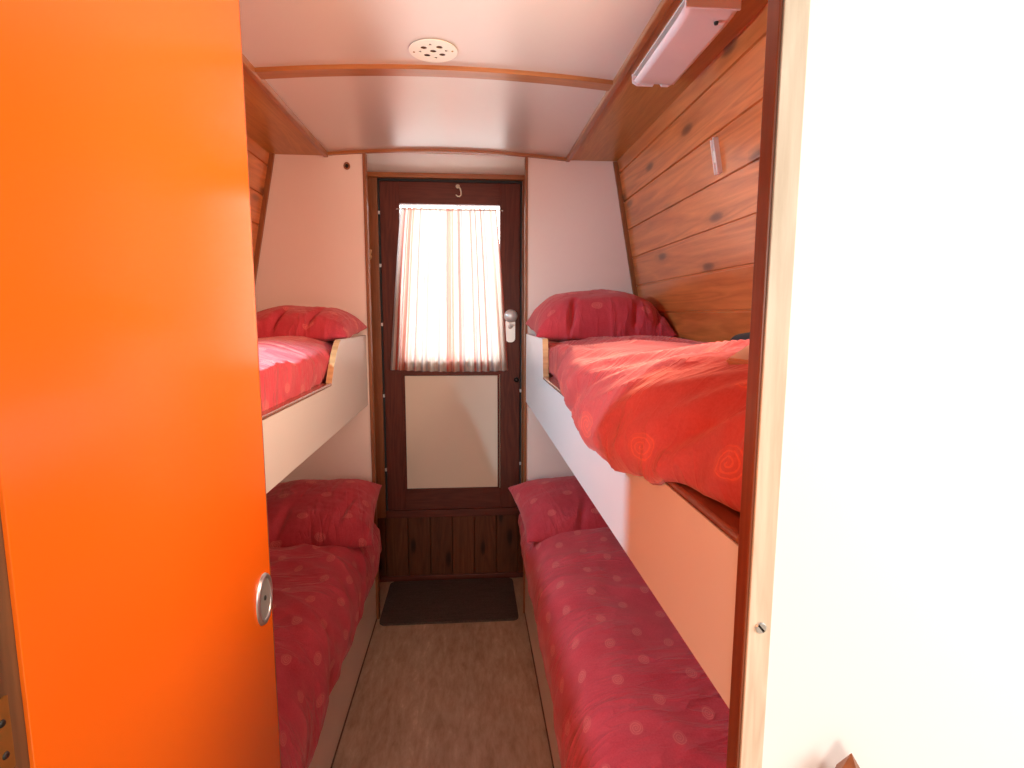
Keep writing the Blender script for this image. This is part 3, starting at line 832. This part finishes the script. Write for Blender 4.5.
# ------------------------------------------------------------------ ceiling vent
VC = Vector((-.089, 1.535, camber(-.089)))
vt = tag(empty('ceiling_vent', VC), 'round ivory ceiling vent with drilled holes', 'vent')
def vent_plate():
    cu = bpy.data.curves.new('vent_plate', 'CURVE'); cu.dimensions = '2D'; cu.fill_mode = 'BOTH'
    cu.extrude = .0006; cu.bevel_depth = .0004; cu.bevel_resolution = 2
    def spl(pts):
        s = cu.splines.new('POLY'); s.points.add(len(pts) - 1)
        for p, q in zip(s.points, pts): p.co = (q[0], q[1], 0, 1)
        s.use_cyclic_u = True
    def circ(cx, cy, r, n): return [(cx + r * math.cos(2 * PI * k / n), cy + r * math.sin(2 * PI * k / n)) for k in range(n)]
    spl(circ(0, 0, .0625, 64)); spl(circ(0, 0, .0088, 20))
    a0 = math.radians(-8)
    for k in range(4):
        a = a0 + PI / 4 + k * PI / 2
        spl(circ(.0287 * math.cos(a), .0287 * math.sin(a), .0088, 20))
        a = a0 + k * PI / 2; r = .0350
        c = (r * math.cos(a), r * math.sin(a)); tri = []
        for m_ in range(3):
            an = a + m_ * 2 * PI / 3; tri.append((c[0] + .0080 * math.cos(an), c[1] + .0080 * math.sin(an)))
        spl(tri)
    ob = bpy.data.objects.new('tmp_vent', cu); C.objects.link(ob)
    dg = bpy.context.evaluated_depsgraph_get(); dg.update()
    me = bpy.data.meshes.new_from_object(ob.evaluated_get(dg), depsgraph=dg)
    bpy.data.objects.remove(ob); bpy.data.curves.remove(cu)
    me.materials.clear()
    me.transform(Matrix.Translation(VC + Vector((0, 0, -.0030))))
    return link('vent_plate', me, M['ivory'], vt)
vent_plate()
lathe('vent_backing', [(0, -.0008), (.057, -.0008), (.057, .0)], VC, (0, 0, 1), M['hole'], vt, 40)
for s in (1, -1):
    lathe('vent_screw', [(0, .0012), (.0026, .0010), (.003, 0)], VC + Vector((s * .050, s * -.006, -.0040)), (0, 0, -1), M['brass'], vt, 12)

# ------------------------------------------------------------------ strip light on the right ceiling panel
lx0, lx1, ly0, ly1, lz = .452, .570, 1.195, 1.562, 2.034
sl = tag(empty('strip_light', ((lx0 + lx1) / 2, (ly0 + ly1) / 2, lz)), 'unlit frosted strip light on the wooden ceiling panel, top right', 'light')
bm = bmesh.new()
cs = []
nn = 14
for k in range(nn + 1):
    t = k / nn; x = lx0 + (lx1 - lx0) * t
    e = min(t, 1 - t) * (lx1 - lx0)
    zz = lz - (.020 + .009 * min(1, e / .006) ** .5)
    cs.append((x, zz))
prev = None
ys = [ly0 + .001, ly0 + .004, ly0 + .03, ly0 + .06, ly1 - .06, ly1 - .012, ly1 - .002, ly1]
for yi, yy in enumerate(ys):
    sc_ = [.25, .75, .92, 1, 1, 1, .8, .3][yi]
    row = [bm.verts.new((x, yy, lz - (lz - z) * sc_)) for x, z in cs]
    if prev:
        for a in range(nn): bm.faces.new((prev[a], prev[a + 1], row[a + 1], row[a]))
    prev = row
from_bm('diffuser', bm, M['lampshade'], sl, True)
box('end_cap', lx0 - .001, lx1 + .001, ly0 - .004, ly0 + .002, lz - .022, lz, M['lampshade'], sl, .002)
bm = bmesh.new()
ep = [(lx0 - .003, lz), (lx1 + .003, lz), (lx1 + .001, lz - .018), (lx1 - .02, lz - .029)]
for k in range(7):
    a = PI * k / 6; ep.append((.520 + .012 * math.cos(a), lz - .029 + .009 * math.sin(a)))
ep += [(lx0 + .012, lz - .029), (lx0 - .001, lz - .022)]
add_prism(bm, ep, 'y', ly1 - .001, ly1 + .005)
from_bm('end_cap', bm, M['lampshade'], sl)
box('base_plate', lx0 - .001, lx1 + .002, ly0 - .004, ly1 + .005, lz - .004, lz, M['white_plastic'], sl, .001)
lathe('pull_switch', [(0, .006), (.004, .005), (.005, 0)], (.535, ly0 + .035, lz - .0285), (0, 0, -1), M['dark_metal'], sl, 14)

# thin dark sealing strips where the bunk panels meet the floor
struct(box('trim_15', RX1 - .004, RX1, PY1, BY, 0.0005, .006, M['jamb'], base=0))
struct(box('trim_16', RX0, RX0 + .004, PY1, BY, 0.0005, .006, M['jamb'], base=0))

# ------------------------------------------------------------------ small fittings
br = tag(empty('wall_bracket', (.674, 1.49, 1.80)), 'white slotted bracket screwed to the right plank wall', 'bracket')
def onhull(y, z, d_): return Vector((hullR(z) - d_, y, z))
bm = bmesh.new()
zc0, zc1, yc0, yc1 = 1.762, 1.852, 1.488, 1.518
def quadslab(bm, y0, y1, z0, z1, d0, d1):
    vs = [bm.verts.new(onhull(y, z, dd)) for dd in (d0, d1) for (y, z) in ((y0, z0), (y1, z0), (y1, z1), (y0, z1))]
    for q in ((0, 1, 2, 3), (7, 6, 5, 4), (0, 4, 5, 1), (1, 5, 6, 2), (2, 6, 7, 3), (3, 7, 4, 0)): bm.faces.new([vs[k] for k in q])
quadslab(bm, yc0, yc1, zc0, zc1, 0, .004)
quadslab(bm, yc0, yc0 + .005, zc0, zc1, .004, .014)
quadslab(bm, yc1 - .005, yc1, zc0, zc1, .004, .010)
from_bm('channel', bm, M['white_plastic'], br)
bm = bmesh.new(); quadslab(bm, yc0 + .006, yc1 - .006, zc0 + .03, zc1 - .03, .004, .009); from_bm('catch', bm, M['ivory'], br)
for z in (1.774, 1.840):
    lathe('bracket_screw', [(0, .002), (.003, .0015), (.0036, 0)], onhull((yc0 + yc1) / 2, z, .004), (-1, 0, 0), M['dark_metal'], br, 12)

pg = tag(empty('round_plug', (-.499, BY, 1.99)), 'round brown plug high on the left bulkhead panel', 'plug')
lathe('plug_ring', [(.013, 0), (.0135, .004), (.010, .006), (.0075, .004)], (-.499, BY, 1.99), (0, -1, 0), M['trim_z'], pg, 24, sx=1.15)
lathe('plug_centre', [(0, .003), (.0075, .003), (.0078, 0)], (-.499, BY, 1.99), (0, -1, 0), M['dark_metal'], pg, 20, sx=1.15)

fx_, fy_ = -.481, DY - .012
ck = tag(empty('coat_peg', (fx_, fy_, 1.675)), 'small pale wooden peg on the frame left of the stern door', 'peg')
tube('peg_arm', [(fx_, fy_, 1.660), (fx_ + .002, fy_ - .014, 1.662), (fx_ + .008, fy_ - .028, 1.672), (fx_ + .014, fy_ - .034, 1.690)], lambda t: .0085 - .002 * t, M['peg'], ck)
lathe('peg_rose', [(0, .004), (.012, .003), (.014, 0)], (fx_, fy_, 1.660), (0, -1, 0), M['peg'], ck, 18)

# ------------------------------------------------------------------ light
SKY = 7.0
w = bpy.data.worlds.new('daylight'); bpy.context.scene.world = w; w.use_nodes = True
nt = w.node_tree; bg = nt.nodes['Background']
tc = nt.nodes.new('ShaderNodeTexCoord'); sx = nt.nodes.new('ShaderNodeSeparateXYZ')          # brighter sky beyond the stern
nt.links.new(tc.outputs['Generated'], sx.inputs[0])
nt.links.new(ramp(nt, mth(nt, 'ADD', mth(nt, 'MULTIPLY', sx.outputs[1], .5), .5), [(.45, .035), (.65, 1.0)]), bg.inputs[1])
mu = mth(nt, 'MULTIPLY', bg.inputs[1].links[0].from_socket, SKY)
nt.links.new(mu, bg.inputs[1])
bg.inputs[0].default_value = (1.0, .985, .965, 1)

def lamp(name, kind, loc, target, energy, color, size=.1, **k):
    l = bpy.data.lights.new(name, kind); l.energy = energy; l.color = color
    if kind == 'AREA':
        l.shape = k.get('shape', 'RECTANGLE'); l.size = size; l.size_y = k.get('size_y', size)
    elif kind in ('POINT', 'SPOT'): l.shadow_soft_size = size
    if kind == 'SPOT': l.spot_size = k.get('cone', 2.0); l.spot_blend = k.get('blend', .5)
    o = bpy.data.objects.new(name, l); C.objects.link(o); o.location = loc
    o.rotation_euler = (Vector(target) - Vector(loc)).to_track_quat('-Z', 'Y').to_euler()
    return o
lamp('left_porthole_daylight', 'SPOT', (-.80, 1.237, 1.62), (.30, 1.25, 1.15), 52, (.40, .80, 1.0), .016, cone=math.radians(130), blend=.5)
rp = lamp('added_right_fill', 'AREA', (.62, .88, 1.62), (-.6, 1.30, 1.54), 10.5, (1, .72, .52), .24, size_y=.24)  # added unseen lamp, warm light for the orange door and left bulkhead
rp.data.spread = math.radians(118)
lamp('near_cabin_daylight', 'AREA', (1.25, -.35, 1.55), (-.40, .70, 1.15), 18, (1, .95, .88), .8, size_y=.8)
lamp('added_door_bounce', 'SPOT', (-.36, .06, 1.38), (.25, .66, 1.02), 13, (1, .25, .03), .03, cone=math.radians(56), blend=.6)  # added unseen spot, stands in for light bounced off the orange door
lamp('added_aisle_fill', 'AREA', (-.12, -3.2, 1.55), (-.09, 2.7, 1.0), 62, (1, .84, .72), 1.1, size_y=1.0)  # added unseen lamp down the aisle, lifts the far and lower cabin

# ------------------------------------------------------------------ camera
f, yaw, pit, rol = 548.13, .0772, .1225, .0019
cam = bpy.data.cameras.new('camera'); co = bpy.data.objects.new('camera', cam); C.objects.link(co)
cam.sensor_fit = 'HORIZONTAL'; cam.sensor_width = 36; cam.lens = f * 36 / 1024; cam.clip_start = .02
fw = Vector((math.sin(yaw) * math.cos(pit), math.cos(yaw) * math.cos(pit), -math.sin(pit)))
rt = Vector((math.cos(yaw), -math.sin(yaw), 0)); up = rt.cross(fw)
r2 = math.cos(rol) * rt + math.sin(rol) * up; u2 = -math.sin(rol) * rt + math.cos(rol) * up
co.matrix_world = Matrix(((r2.x, u2.x, -fw.x, 0), (r2.y, u2.y, -fw.y, 0), (r2.z, u2.z, -fw.z, 1.3752), (0, 0, 0, 1)))
bpy.context.scene.camera = co
vs = bpy.context.scene.view_settings
vs.view_transform = 'Standard'; vs.look = 'None'; vs.exposure = 0; vs.gamma = 1
bpy.context.scene.cycles.max_bounces = 12; bpy.context.scene.cycles.diffuse_bounces = 8
bpy.context.scene.cycles.use_denoising = True
